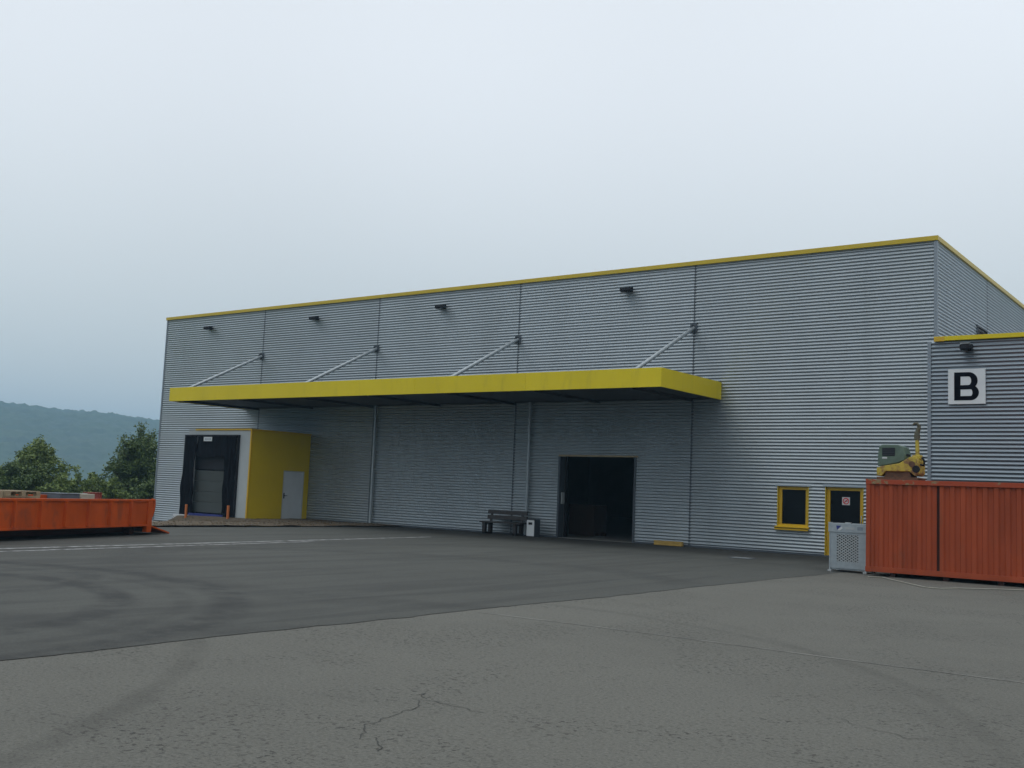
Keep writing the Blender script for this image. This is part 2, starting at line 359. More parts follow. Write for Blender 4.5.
def crackpath(px, jit, n, w, z=.004, seed=0):
    pts = [onz(*p) for p in px]; res = []; ws = []
    for a, b in zip(pts[:-1], pts[1:]):
        for k in range(n):
            f = k/n; p = a.lerp(b, f); res.append((p.x+jit*noise.noise((p.x*7, p.y*7, seed)), p.y+jit*noise.noise((p.x*7, p.y*7, seed+9)))); ws.append(w*random.uniform(.35, 1.25))
    return ribbon('crack', res, ws, 'crack', z, yard)
crackpath([(361, 738), (364, 729), (373, 722), (388, 716), (407, 712), (418, 706), (426, 699), (447, 705), (470, 709), (484, 713)], .08, 12, .009)
crackpath([(426, 699), (425, 696), (426, 693)], .05, 6, .010, seed=3)
crackpath([(372, 738), (381, 742), (383, 748), (377, 753)], .04, 6, .009, seed=5)
crackpath([(310, 694), (340, 698), (365, 700)], .06, 6, .006, seed=6)
crackpath([(800, 706), (850, 722), (905, 739), (960, 741)], .10, 10, .006, seed=8)

# ------------------------------------------------------------------ the hall
HX0, HX1, HD, HT = -39.19, 0.0, 42.0, 10.13
PITCH = .111; DEP = .033
def corrugated(u0, u1, z0, z1, holes=(), axis='x', plane=0., side=-1, n=8):
    """horizontal sine cladding; holes = (u0,u1,z0,z1). side: outward sign on the other axis"""
    zs = []; k = 0
    base = math.floor(z0/PITCH)*PITCH
    z = base
    while z < z1+PITCH:
        for i in range(n): zs.append(z+PITCH*i/n)
        z += PITCH
    zs = sorted(set([q for q in zs if z0 < q < z1]+[z0, z1]+[h for H_ in holes for h in H_[2:] if z0 < h < z1]))
    mb = MB()
    def off(z):
        c = math.sin(2*math.pi*z/PITCH); return DEP*(.5+.5*c)
    def P(u, z):
        w = plane+side*off(z); return (u, w, z) if axis == 'x' else (w, u, z)
    runs = {}
    for a, b in zip(zs[:-1], zs[1:]):
        zc = (a+b)/2; segs = [(u0, u1)]
        for h in holes:
            if h[2] < zc < h[3]:
                ns = []
                for s0, s1 in segs:
                    if h[0] <= s0 and h[1] >= s1: continue
                    if s0 < h[0] < s1: ns.append((s0, h[0]))
                    if s0 < h[1] < s1: ns.append((h[1], s1))
                    if h[1] <= s0 or h[0] >= s1: ns.append((s0, s1))
                segs = ns
        for sg in segs: runs.setdefault(sg, []).append((a, b))
    for (s0, s1), bands in runs.items():
        idx = {}; vs = []; fs = []
        def vi(u, z):
            key = (u, round(z, 6))
            if key not in idx: idx[key] = len(vs); vs.append(P(u, z))
            return idx[key]
        for a, b in bands:
            q = (vi(s0, a), vi(s1, a), vi(s1, b), vi(s0, b)); fs.append(q if (axis == 'x') == (side < 0) else q[::-1])
        mb.add(vs, fs, True)
    return mb
hall = tag(empty('warehouse_hall', ((HX0+HX1)/2, 0, 0)), 'large silver corrugated metal hall with yellow roof edge and long yellow canopy', 'warehouse')
HO = Vector(hall.location)
def hp(o, parent=hall):      # parent with world coordinates kept
    o.parent = parent; o.matrix_parent_inverse = Matrix.Translation(-Vector((hall.location.x, 0, 0))) if parent is hall else Matrix(); return o
RD = (-13.80, -10.47, 0., 3.12); WN = (-5.05, -3.98, .86, 2.22); DR = (-3.43, -2.20, -.1, 2.24)
holes = [RD, WN, DR]
J = [HX0, -31.38, -23.72, -15.98, -8.25, HX1]
GAP = .016
for i in range(5):
    a = J[i]+(GAP if i else .05); b = J[i+1]-(GAP if i < 4 else .055)
    z0 = -.55 if i == 0 else .07
    hs = [(max(a, h[0]), min(b, h[1]), h[2], h[3]) for h in holes if h[0] < b and h[1] > a]
    hp(corrugated(a, b, z0, HT-.14, hs).build('cladding_panel', 'clad'))
for i in range(1, 5): hp(box('joint_strip', 'joint', None, J[i]-.05, J[i]+.05, -.009, .02, .05, HT-.15))
# side wall panels (facing right, above the annex roof and below)
SJ = [0.0, 6.75, 13.5, 20.25, 27.0, 33.75, HD]
VENT = (5.1, 6.62, 6.9, 8.12)
for i in range(6):
    a = SJ[i]+(GAP if i else .055); b = SJ[i+1]-GAP
    hp(corrugated(a, b, .07, HT-.14, [VENT] if i == 0 else [], axis='y', plane=0., side=1).build('cladding_panel', 'clad'))
    if i: hp(box('joint_strip', 'joint', None, -.02, .008, SJ[i]-.05, SJ[i]+.05, .05, HT-.15))
hp(box('corner_trim', 'trim', None, -.06, .045, -.045, .06, .05, HT-.145, .004))
hp(box('corner_trim', 'trim', None, HX0-.03, HX0+.055, -.042, .10, -.6, HT-.145, .004))
# core walls around the openings
cw = MB(); T0, T1 = .012, .42
xs = [HX0, RD[0], RD[1], WN[0], WN[1], DR[0], DR[1], HX1-.02]
cw.box(HX0+.02, RD[0], T0, T1, -.7, HT-.05); cw.box(RD[1], WN[0], T0, T1, -.1, HT-.05); cw.box(WN[1], DR[0], T0, T1, -.1, HT-.05); cw.box(DR[1], HX1-.02, T0, T1, -.1, HT-.05)
cw.box(RD[0], RD[1], T0, T1, RD[3], HT-.05); cw.box(WN[0], WN[1], T0, T1, WN[3], HT-.05); cw.box(WN[0], WN[1], T0, T1, -.1, WN[2]); cw.box(DR[0], DR[1], T0, T1, DR[3], HT-.05)
cw.box(HX0+.02, HX0+.35, T1, HD, -1, HT-.05); cw.box(-.35, -.02, T1, HD, -.1, HT-.05); cw.box(HX0+.35, -.35, HD-.3, HD, -1, HT-.05)
hp(cw.build('wall_core', 'core'))
hp(box('roof', 'roof', None, HX0+.05, -.05, .45, HD, HT-.35, HT-.06))
hp(box('hall_floor', 'floor', None, HX0+.35, -.35, .0, HD-.3, -.25, .016))
# parapet caps
cp = MB(); cp.box(HX0-.06, .075, -.085, .40, HT-.15, HT, .006); cap = hp(cp.build('roof_edge_cap', 'yellowcap'))
hp(box('roof_edge_cap', 'yellowcap', None, -.40, .078, .401, HD+.06, HT-.148, HT-.001, .006))
hp(box('roof_edge_cap', 'yellowcap', None, HX0-.06, HX0+.40, .401, HD+.06, HT-.148, HT-.001, .006))
# drip flashing at the base
for a, b in ((HX0+.08, -32.3), (-27.55, RD[0]), (RD[1], DR[0]), (DR[1], -.11)):
    z = -.62 if b < -30 else .0
    hp(box('base_flashing', 'joint', None, a, b, -.036, .0, z, z+.066))
hp(box('base_flashing', 'greypanel', None, HX0, -32.3, -.06, .0, -.95, -.622))
# gateway: reveals, lintel, control box, raised door leaf
for xa in (RD[0]-.03, RD[1]-.05): hp(box('gate_jamb', 'joint', None, xa, xa+.08, -.05, .30, .01, RD[3]-.037))
lint = hp(box('gate_lintel', 'wood', None, RD[0]-.03, RD[1]+.10, -.055, .0, RD[3]-.035, RD[3]+.03))
hp(box('control_box', 'greypanel', None, RD[0]+.052, RD[0]+.10, .08, .26, 1.28, 1.72, .01))
hp(box('gate_track', 'black', None, RD[0]+.06, RD[0]+.12, .34, .46, .02, RD[3]+.2)); hp(box('gate_track', 'black', None, RD[1]-.12, RD[1]-.06, .34, .46, .02, RD[3]+.2))
for k in range(4): hp(box('gate_panel', 'trim', None, RD[0]+.1, RD[1]-.1, .6+.62*k, 1.2+.62*k, RD[3]+.10, RD[3]+.14))
# window
wy = .06
win = hp(MB().box(WN[0]+.003, WN[0]+.13, wy, wy+.09, WN[2]+.003, WN[3]-.003).box(WN[1]-.13, WN[1]-.003, wy, wy+.09, WN[2]+.003, WN[3]-.003)
         .box(WN[0]+.13, WN[1]-.13, wy, wy+.09, WN[3]-.11, WN[3]-.003).box(WN[0]+.13, WN[1]-.13, wy, wy+.09, WN[2]+.003, WN[2]+.12).build('window', 'yellowframe'))
MB().box(WN[0]+.11, WN[1]-.11, wy+.04, wy+.055, WN[2]+.1, WN[3]-.09).build('pane', 'glass', win)
MB().box(WN[0]-.06, WN[1]+.03, -.115, wy-.002, WN[2]-.03, WN[2]+.02).prism([(-.115, WN[2]-.08), (-.100, WN[2]-.08), (wy-.004, WN[2]+.075), (wy-.004, WN[2]+.10), (-.115, WN[2]+.0)], WN[0]-.055, WN[1]+.025, 'x').build('sill', 'yellowframe', win)
for xa in (WN[0]-.001, WN[1]-.018): MB().box(xa, xa+.019, -.034, wy, WN[2]+.02, WN[3]).build('reveal', 'yellowbox', win)
MB().box(WN[0]-.07, WN[1]+.07, -.05, wy, WN[3], WN[3]+.045).build('lintel', 'clad', win)
# entrance door
dy = .07
door = hp(MB().box(DR[0]+.003, DR[0]+.13, dy, dy+.10, .03, DR[3]-.003).box(DR[1]-.13, DR[1]-.003, dy, dy+.10, .03, DR[3]-.003)
          .box(DR[0]+.13, DR[1]-.13, dy, dy+.10, DR[3]-.11, DR[3]-.003).box(DR[0]+.13, DR[1]-.13, dy, dy+.10, .03, .30).build('entrance_door', 'yellowframe'))
MB().box(DR[0]+.11, DR[1]-.11, dy+.05, dy+.065, .28, DR[3]-.09).build('pane', 'glass', door)
for xa in (DR[0]-.001, DR[1]-.018): MB().box(xa, xa+.019, -.034, dy, .02, DR[3]).build('reveal', 'yellowbox', door)
MB().box(DR[0]-.07, DR[1]+.07, -.05, dy, DR[3], DR[3]+.045).build('lintel', 'clad', door)
MB().box(DR[0], DR[1], -.30, dy+.1, -.02, .045).build('threshold', 'joint', door)
MB().tube([(DR[1]-.07, dy, 1.0), (DR[1]-.07, dy-.06, 1.0), (DR[1]-.07, dy-.06, 1.35), (DR[1]-.07, dy, 1.35)], .014).build('handle', 'steel', door)
for zz in (.5, 1.5, 1.95): MB().tube([(DR[1]-.03, dy-.015, zz-.05), (DR[1]-.03, dy-.015, zz+.05)], .016).build('hinge', 'greypanel', door)
# prohibition notice stuck on the door glass
sx, sz, sy = -2.80, 1.80, dy+.049
MB().box(sx-.125, sx+.125, sy-.006, sy, sz-.125, sz+.125).build('notice', 'white', door)
rg = MB(); n = 24
for r0, r1 in ((.072, .105),):
    vs = [(sx+r*math.cos(2*math.pi*k/n), sy-.010, sz+r*math.sin(2*math.pi*k/n)) for r in (r0, r1) for k in range(n)]
    rg.add(vs, [(k, (k+1) % n, n+(k+1) % n, n+k) for k in range(n)])
rg.bar((sx-.06, sy-.011, sz-.06), (sx+.06, sy-.011, sz+.06), .004, .03).build('notice_ring', 'red', door)
MB().box(sx-.045, sx+.05, sy-.0085, sy-.0065, sz-.015, sz+.015).build('notice_mark', 'black', door)
# vent in the side wall
vent = hp(MB().box(-.06, .05, VENT[0], VENT[0]+.06, VENT[2], VENT[3]).box(-.06, .05, VENT[1]-.06, VENT[1], VENT[2], VENT[3]).box(-.06, .05, VENT[0]+.06, VENT[1]-.06, VENT[3]-.06, VENT[3]).build('side_vent', 'joint'))
for k in range(9):
    z = VENT[2]+.06+.12*k; MB().prism([(.04, z), (.05, z), (-.03, z+.10), (-.04, z+.10)], VENT[0]+.06, VENT[1]-.06, 'y').build('louvre', 'black', vent)
MB().box(-.10, -.07, VENT[0], VENT[1], VENT[2], VENT[3]).build('vent_back', 'black', vent)
# canopy
CX0, CX1, CY, CZ0, CZ1 = -32.42, -7.14, -4.38, 5.13, 5.745
can = hp(box('canopy', 'soffit', None, CX0+.06, CX1-.06, CY+.06, -.04, CZ1-.20, CZ1-.07))
box('soffit', 'soffit', can, CX0+.056, CX1-.056, CY+.056, -.29, CZ0+.05, CZ0+.06)
seams = [CX0, -27.6, -22.5, -17.5, -12.4, CX1]
for a, b in zip(seams[:-1], seams[1:]): box('fascia', 'yellow', can, a+.002, b-.002, CY, CY+.055, CZ0, CZ1, .005)
box('fascia', 'yellow', can, CX1-.055, CX1, CY+.057, -.035, CZ0+.001, CZ1-.001, .005)
box('fascia', 'yellow', can, CX0, CX0+.055, CY+.057, -.035, CZ0+.001, CZ1-.001, .005)
for x in (-31.4, -27.6, -23.75, -19.9, -16.0, -12.1, -8.27):
    MB().box(x-.05, x+.05, CY+.06, -.04, CZ0-.045, CZ0-.03).box(x-.02, x+.02, CY+.06, -.04, CZ0-.03, CZ0+.05).build('beam', 'soffit', can)
for y in (-3.3, -2.2, -1.1): box('purlin', 'soffit', can, CX0+.06, CX1-.06, y-.03, y+.03, CZ1-.30, CZ1-.2)
box('gutter', 'soffit', can, CX0+.06, CX1-.06, -.28, -.05, CZ0+.04, CZ0+.22)
# struts
for x in (-31.41, -23.75, -16.0, -8.26):
    st = hp(MB().tube([(x, -.06, 7.71), (x, -4.15, 5.70)], .068, 10).build('strut', 'steel'))
    MB().box(x-.13, x+.13, -.06, -.032, 7.56, 7.88).box(x-.02, x+.02, -.22, -.06, 7.60, 7.80).build('bracket', 'joint', st)
    MB().box(x-.07, x+.07, -4.24, -4.02, CZ1-.07, CZ1-.04).build('foot_plate', 'steel', st)
# downpipes
for x in (-23.50, -15.20):
    dp = hp(MB().tube([(x, -.15, CZ0+.06), (x, -.15, 4.95), (x, -.13, 4.8), (x, -.13, .03)], .055, 10).build('downpipe', 'steel'))
    for z in (.9, 2.5, 4.1): MB().tube([(x, -.13, z-.02), (x, -.13, z+.02)], .068, 10).box(x-.012, x+.012, -.1, -.02, z-.015, z+.015).build('pipe_clip', 'steel', dp)

# ------------------------------------------------------------------ floodlights
def floodlight(x, y, z, label, rz=0, w=.46):
    t = tag(empty('floodlight', (x, y, z), rz), label, 'floodlight', 'floodlights on the hall')
    MB().prism([(-.30, -.06), (-.30, .06), (-.10, .09), (-.08, .06), (-.08, -.10)], -w/2, w/2, 'x', .012).build('housing', 'black', t)
    MB().box(-w/2+.03, w/2-.03, -.28, -.12, -.10, -.07).build('lamp_glass', 'glass', t)
    MB().box(-.10, .10, -.10, .0, -.06, .06).build('mounting_arm', 'black', t)
    return t
floodlight(-35.50, -.02, 9.34, 'black floodlight leftmost in the row of four under the roof edge')
floodlight(-27.72, -.02, 9.33, 'black floodlight second from left in the row under the roof edge')
floodlight(-20.0, -.02, 9.31, 'black floodlight third from left in the row under the roof edge')
floodlight(-10.97, -.02, 9.30, 'black floodlight rightmost of the four under the long roof edge')

# ------------------------------------------------------------------ annex
AY, AX0, AX1, AT = -3.3, .66, 26., 6.37
ann = tag(empty('annex_building', (13, AY, 0)), 'lower silver corrugated annex with yellow roof edge behind the orange container', 'building')
def ap(o): o.parent = ann; o.matrix_parent_inverse = Matrix.Translation((-13, -AY, 0)); return o
for a, b in ((AX0+.07, 8.3), (8.35, 16.), (16.05, AX1)): ap(corrugated(a, b, .05, AT-.07, plane=AY).build('cladding_panel', 'cladB'))
ap(box('corner_trim', 'trim', None, AX0-.02, AX0+.075, AY-.045, AY+.08, .02, AT-.075, .004))
ap(box('wall_core', 'core', None, AX0+.02, AX1, AY+.012, -.03, -.1, AT-.10)); ap(box('wall_core', 'core', None, .06, AX1, -.0, 38, -.1, AT-.10))
ap(box('roof_edge_cap', 'yellow', None, AX0+.165, AX1, AY-.09, AY+.3, AT-.075, AT+.045, .006))
ap(box('roof_edge_cap', 'yellowframe', None, AX0+.16, AX0+.44, AY-.094, AY-.05, AT-.09, AT+.03, .004))
fl = floodlight(1.70, AY-.02, 6.07, 'dark floodlight with pale top on the annex wall above the letter sign', w=.30)
MB().box(-.14, .10, -.29, -.12, .085, .105).build('top_cover', 'greypanel', fl)
# letter sign
sg = tag(empty('letter_sign', (1.67, AY-.03, 4.53)), 'square white sign with large black letter B on the annex wall', 'sign')
MB().box(-.48, .48, -.03, 0, 0, .96, .003).build('sign_plate', 'sign', sg)
def letterB():
    mb = MB(); x0, z0, H_, ST, HB = -.32, .10, .77, .165, .118
    def d_shape(za, zb, xr, y):     # D-shaped ring made of an outer and an inner loop
        ro = (zb-za)/2; c = (za+zb)/2; ri = ro-HB; rx = max(.03, ro-ST); xc = xr-ro
        A = [math.pi/2-math.pi*k/14 for k in range(15)]
        oL = [(x0, zb)]+[(xc+ro*math.cos(a), c+ro*math.sin(a)) for a in A]+[(x0, za)]
        iL = [(x0+ST, c+ri)]+[(xc+rx*math.cos(a), c+ri*math.sin(a)) for a in A]+[(x0+ST, c-ri)]
        n = len(oL); vs = [(x, y, z) for x, z in oL]+[(x, y, z) for x, z in iL]
        mb.add(vs, [(i, (i+1) % n, n+(i+1) % n, n+i) for i in range(n)])
    zm = z0+H_*.54
    d_shape(z0, zm, .315, -.034); d_shape(zm-HB, z0+H_, .285, -.0355)
    return mb
letterB().build('letter', 'ink', sg)

# ------------------------------------------------------------------ loading dock house
DX0, DX1, DY, DT = -32.0, -27.60, -3.47, 3.90
dock = tag(empty('loading_dock', ((DX0+DX1)/2, DY/2, 0)), 'yellow loading dock house with black curtain shelter and white side door', 'loading dock')
def dkp(o): o.parent = dock; o.matrix_parent_inverse = Matrix.Translation((-(DX0+DX1)/2, -DY/2, 0)); return o
SX0, SX1 = -32.15, -28.36
OX0, OX1, OZ = -31.28, -29.10, 2.66
dkp(MB().box(DX0, OX0-.2, DY, DY+.12, -.5, DT-.05).box(OX1+.2, DX1-.062, DY, DY+.12, -.5, DT-.05).box(OX0-.2, OX1+.2, DY, DY+.12, 3.0, DT-.05).build('front_wall', 'greypanel'))
dkp(box('side_wall', 'greypanel', None, DX0, DX0+.12, DY+.12, -.04, -.6, DT-.05))
sw = [(-1.545, -.325)]
side = dkp(MB().box(DX1-.06, DX1, DY-.012, -1.55, -.3, DT-.02).box(DX1-.06, DX1, -.32, -.035, -.3, DT-.02).box(DX1-.06, DX1, -1.55, -.32, 2.19, DT-.02).build('side_wall', 'yellowbox'))
dkp(box('edge_trim', 'yellowframe', None, DX1-.075, DX1+.012, DY-.03, DY+.05, -.3, DT-.03, .004))
dkp(box('roof', 'roof', None, DX0, DX1, DY, -.04, DT-.05, DT))
dkp(box('roof_edge_cap', 'yellowframe', None, -31.5, DX1+.02, DY-.04, DY+.05, DT-.045, DT+.03, .005)); dkp(box('roof_edge_cap', 'yellowframe', None, DX1-.05, DX1+.03, DY+.052, -.035, DT-.045, DT+.03, .005))
dd = dkp(MB().box(DX1-.045, DX1-.018, -1.53, -.34, .03, 2.175).build('side_door', 'white'))
MB().box(DX1-.05, DX1-.004, -1.55, -1.505, .0, 2.19).box(DX1-.05, DX1-.004, -.365, -.32, .0, 2.19).box(DX1-.05, DX1-.004, -1.505, -.365, 2.145, 2.19).build('frame', 'greypanel', dd)
MB().box(DX1-.018, DX1-.008, -1.47, -1.41, .95, 1.2).tube([(DX1-.01, -1.44, 1.08), (DX1+.05, -1.44, 1.08), (DX1+.05, -1.30, 1.08)], .012).build('handle', 'black', dd)
# black shelter: wavy curtains
def curtain(x0, x1, z0, z1, y, amp, seed, nx=14, nz=26):
    vs = [(x0+(x1-x0)*i/nx, y-amp*(.5+.5*noise.noise((i*.7+seed, j*.16, seed)))-amp*.35*math.sin(i*1.3+seed+.12*j), z0+(z1-z0)*j/nz) for j in range(nz+1) for i in range(nx+1)]
    return MB().add(vs, [(j*(nx+1)+i, j*(nx+1)+i+1, (j+1)*(nx+1)+i+1, (j+1)*(nx+1)+i) for j in range(nz) for i in range(nx)], True)
sh = dkp(MB().box(SX0, SX0+.06, DY-.10, DY-.005, .0, 3.66).box(SX1-.06, SX1, DY-.10, DY-.005, .0, 3.66).box(SX0+.06, SX1-.06, DY-.10, DY-.005, 3.58, 3.66).build('dock_shelter', 'black'))
curtain(SX0+.05, OX0+.06, .02, 3.6, DY-.05, .15, 1.).build('curtain', 'curtain', sh)
curtain(OX1-.06, SX1-.05, .02, 3.6, DY-.05, .15, 5.).build('curtain', 'curtain', sh)
curtain(OX0+.05, OX1-.05, OZ, 3.6, DY-.06, .11, 9., 20, 12).build('curtain', 'curtain', sh)
MB().box(-30.60, -30.02, DY-.235, DY-.225, 3.36, 3.55).build('number_plate', 'white', sh)
for k, x in enumerate((-30.5, -30.42, -30.33, -30.24, -30.15)): MB().box(x, x+.05, DY-.239, DY-.236, 3.42, 3.49).build('plate_mark', 'trim', sh)
# recessed sectional door and dark pocket
dkp(MB().box(OX0-.1, OX1+.1, DY+1.0, DY+1.06, -.3, 3.0).build('inner_wall', 'joint'))
for k in range(4): dkp(box('door_panel', 'dock', None, OX0-.19, OX1+.19, DY+.06, DY+.10, .18+.47*k, .18+.47*k+.463, .006))
dkp(box('door_panel', 'black', None, OX0-.19, OX1+.19, DY+.06, DY+.10, 2.10, 2.98, .006))
dkp(box('pocket_side', 'joint', None, OX0-.06, OX0-.002, DY+.175, DY+.99, -.2, 2.98)); dkp(box('pocket_side', 'joint', None, OX1+.002, OX1+.06, DY+.175, DY+.99, -.2, 2.98))
dkp(box('dock_sill', 'blue', None, OX0-.1, OX1+.1, DY-.2, DY+.125, -.25, .13))
dkp(box('bumper_ledge', 'white', None, -32.25, -31.30, DY-.36, DY-.11, -.25, .04))
for x, lab in ((-31.1, 'orange post in front of the black dock curtain, nearer the hall corner'), (-28.2, 'orange post in front of the black dock curtain, nearer the yellow wall')):
    zb = zg(x, -4.0)-.1
    t = tag(empty('bollard', (x, -4.0, zb)), lab, 'bollard', 'orange posts at the loading dock')
    MB().tube([(0, 0, 0), (0, 0, .62), ], .058, 12).build('post', 'orangeb', t)
    MB().tube([(0, 0, .60), (0, 0, .64), (0, 0, .66)], [.063, .063, .04], 12).build('post_cap', 'orangeb', t)

# ------------------------------------------------------------------ orange storage container
KX0, KX1, KY0, KY1, KZ0, KZ1 = .40, 6.46, -7.80, -5.36, .10, 2.31
ct = tag(empty('storage_container', ((KX0+KX1)/2, (KY0+KY1)/2, 0)), 'orange corrugated steel storage container raised on blocks before the annex', 'container')
def cp_(o): o.parent = ct; o.matrix_parent_inverse = Matrix.Translation((-(KX0+KX1)/2, -(KY0+KY1)/2, 0)); return o
def ribs(x0, x1, y, z0, z1, pitch, dep, sgn):
    pts = []; x = x0; k = max(1, round((x1-x0)/pitch)); p = (x1-x0)/k
    for i in range(k):
        a = x0+i*p; pts += [(a, 0), (a+p*.36, 0), (a+p*.5, dep), (a+p*.86, dep)]
    pts.append((x1, 0)); n = len(pts)
    vs = [(px, y+sgn*d, z) for z in (z0, z1) for px, d in pts]
    return MB().add(vs, [(i, i+1, n+i+1, n+i) if sgn > 0 else (i, n+i, n+i+1, i+1) for i in range(n-1)])
POST = 2.075
cp_(ribs(KX0+.10, POST-.030, KY0+.035, KZ0+.12, KZ1-.11, .235, .038, 1).build('side_panel', 'orange'))
cp_(ribs(POST+.030, KX1-.10, KY0+.035, KZ0+.12, KZ1-.11, .235, .038, 1).build('side_panel', 'orange'))
cp_(box('centre_post', 'skipdark', None, POST-.044, POST+.044, KY0+.090, KY0+.13, KZ0+.12, KZ1-.11))
cp_(ribs(KX0+.10, KX1-.10, KY1-.035, KZ0+.12, KZ1-.11, .235, .038, -1).build('side_panel', 'orange'))
for xa in (KX0+.03, KX1-.06): cp_(box('end_wall', 'orange', None, xa, xa+.03, KY0+.1, KY1-.1, KZ0+.1, KZ1-.1))
cp_(box('roof', 'orange', None, KX0+.05, KX1-.05, KY0+.05, KY1-.05, KZ1-.05, KZ1-.012))
cp_(box('floor', 'skipdark', None, KX0+.05, KX1-.05, KY0+.05, KY1-.05, KZ0+.04, KZ0+.12))
for y0, y1 in ((KY0, KY0+.06), (KY1-.06, KY1)):
    cp_(box('top_rail', 'orangeworn', None, KX0+.16, KX1-.16, y0, y1, KZ1-.115, KZ1-.003, .006)); cp_(box('bottom_rail', 'orange', None, KX0+.16, KX1-.16, y0, y1, KZ0, KZ0+.125, .006))
for x0 in (KX0, KX1-.11):
    for y0 in (KY0, KY1-.11): cp_(box('corner_post', 'orange', None, x0+.004, x0+.106, y0+.004, y0+.106, KZ0+.11, KZ1-.11, .006))
for x0 in (KX0-.005, KX1-.16):
    for y0 in (KY0-.005, KY1-.16):
        cp_(box('corner_casting', 'orangeworn', None, x0, x0+.165, y0, y0+.165, KZ1-.118, KZ1+.006, .008)); cp_(box('corner_casting', 'orange', None, x0, x0+.165, y0, y0+.165, KZ0-.006, KZ0+.118, .008))
for x in (.95, 2.16, 3.35, 5.0, 6.2):
    for y in (KY0+.10, KY1-.25): cp_(box('support_block', 'skipdark', None, x, x+.12, y, y+.16, -.01, KZ0+.002))

# ------------------------------------------------------------------ plate compactor on the container
pc = tag(empty('plate_compactor', (.42, -6.75, KZ1-.012)), 'green and yellow plate compactor with upright handle on top of the orange container', 'compactor')
MB().prism([(.0, .02), (.02, .0), (.95, .0), (1.02, .06), (1.02, .10), (.0, .10)], -.30, .30, 'y', .008).build('base_plate', 'rust', pc)
MB().prism([(.17, .10), (.22, .24), (.78, .24), (.83, .10)], -.26, .26, 'y', .01).build('exciter', 'rust', pc)
MB().prism([(.0, .12), (.0, .32), (.10, .36), (.55, .44), (.80, .60), (.93, .62), (1.00, .50), (1.00, .20), (.93, .13), (.80, .24), (.22, .24), (.12, .12)], -.31, .31, 'y', .018).build('frame', 'cyellow', pc)
hood = MB().prism([(.02, .36), (.015, .62), (.05, .85), (.12, .90), (.50, .90), (.62, .84), (.68, .66), (.66, .52), (.50, .45), (.10, .37)], -.28, .28, 'y', .022).build('hood', 'green', pc)
for y0, y1 in ((-.291, -.276), (.276, .291)):
    MB().box(.13, .44, y0, y1, .62, .82, .004).build('grille', 'black', hood); 
for k in range(4): MB().box(.14, .43, -.296, -.291, .645+.045*k, .655+.045*k).build('grille_slat', 'joint', hood)
MB().box(.13, .25, -.288, -.276, .55, .59).build('plate_label', 'white', hood)
MB().box(.60, .685, -.16, .16, .62, .68, .01).build('fuel_cap', 'black', hood)
bm_ = MB().tube([(.91, -.03, .54), (.90, -.03, .72), (.89, -.03, 1.06)], [.045, .04, .036], 10).tube([(.91, .03, .54), (.90, .03, .72), (.89, .03, 1.06)], [.045, .04, .036], 10).box(.80, 1.0, -.12, .12, .55, .66, .02)
hb = bm_.build('handle_bar', 'cyellow', pc)
MB().tube([(.89, 0, 1.03), (.89, 0, 1.20), (.93, 0, 1.32), (.94, 0, 1.40)], [.075, .065, .05, .04], 10).tube([(.94, -.02, 1.38), (.90, -.02, 1.44), (.84, -.02, 1.44), (.80, -.02, 1.40)], [.035, .03, .028, .03], 8).build('grip', 'olive', hb)
MB().tube([(1.0, -.12, .42), (1.08, -.12, .40), (1.10, -.12, .50), (1.04, -.12, .60)], .028, 8).tube([(.96, -.315, .30), (.96, -.34, .30)], .09, 14).build('hose_loop', 'black', pc)
MB().tube([(.86, -.335, .42), (.86, -.315, .42)], .075, 14).build('belt_cover', 'rust', pc)

# ------------------------------------------------------------------ gas bottle cage
gc = tag(empty('gas_bottle_cage', (-.205, -7.30, 0)), 'galvanised gas bottle cage with diamond mesh front beside the orange container', 'cage')
GW, GH, GDp = .46, 1.20, .62
for sx_ in (-1, 1):
    for y in (.0, GDp): MB().box(sx_*GW-.03*(sx_ > 0)-.0, sx_*GW+.03*(sx_ < 0), y-.015, y+.03, .0, GH-.03).build('post', 'steel', gc)
    for y in (.0, GDp): MB().box(sx_*(GW-.02)-.045, sx_*(GW-.02)+.045, y-.045, y+.045, .0, .05, .004).build('foot', 'greypanel', gc)
MB().box(-GW+.03, GW-.03, -.006, .004, .09, .26).box(-GW+.03, -GW+.19, -.006, .004, .26, .93).box(GW-.19, GW-.03, -.006, .004, .26, .93).box(-GW+.03, GW-.03, -.006, .004, .93, 1.0).build('front_sheet', 'steel', gc)
lat = MB(); x0, x1, z0, z1 = -GW+.19, GW-.19, .26, .93
DW, DH = .10, .068
def clipline(cx, cz, dx, dz):
    ts = []; 
    t0, t1 = -9, 9
    for c, d, lo, hi in ((cx, dx, x0, x1), (cz, dz, z0, z1)):
        a, b = (lo-c)/d, (hi-c)/d
        if a > b: a, b = b, a
        t0, t1 = max(t0, a), min(t1, b)
    return (t0, t1) if t1-t0 > .01 else None
for sgn in (1, -1):
    k = -20
    for k in range(-24, 25):
        cx, cz = (x0+x1)/2, (z0+z1)/2+k*DH
        r = clipline(cx, cz, DW, sgn*DH)
        if r: lat.bar((cx+DW*r[0], .0+.003*sgn, cz+sgn*DH*r[0]), (cx+DW*r[1], .0+.003*sgn, cz+sgn*DH*r[1]), .012, .020)
lat.build('expanded_mesh', 'greypanel', gc)
MB().box(-GW+.03, GW-.03, .0, .006, .0+.07, 1.0).build('inner_sheet', 'shade', gc).location.y = .05
hdp = MB().box(-GW-.02, GW+.02, -.03, .03, .985, 1.20, .004).build('header_panel', 'steel', gc)
MB().add([(-.28, -.0335, 1.145), (-.15, -.0335, 1.145), (-.26, -.0335, 1.035)], [(0, 2, 1)]).build('logo_mark', 'blue', hdp)
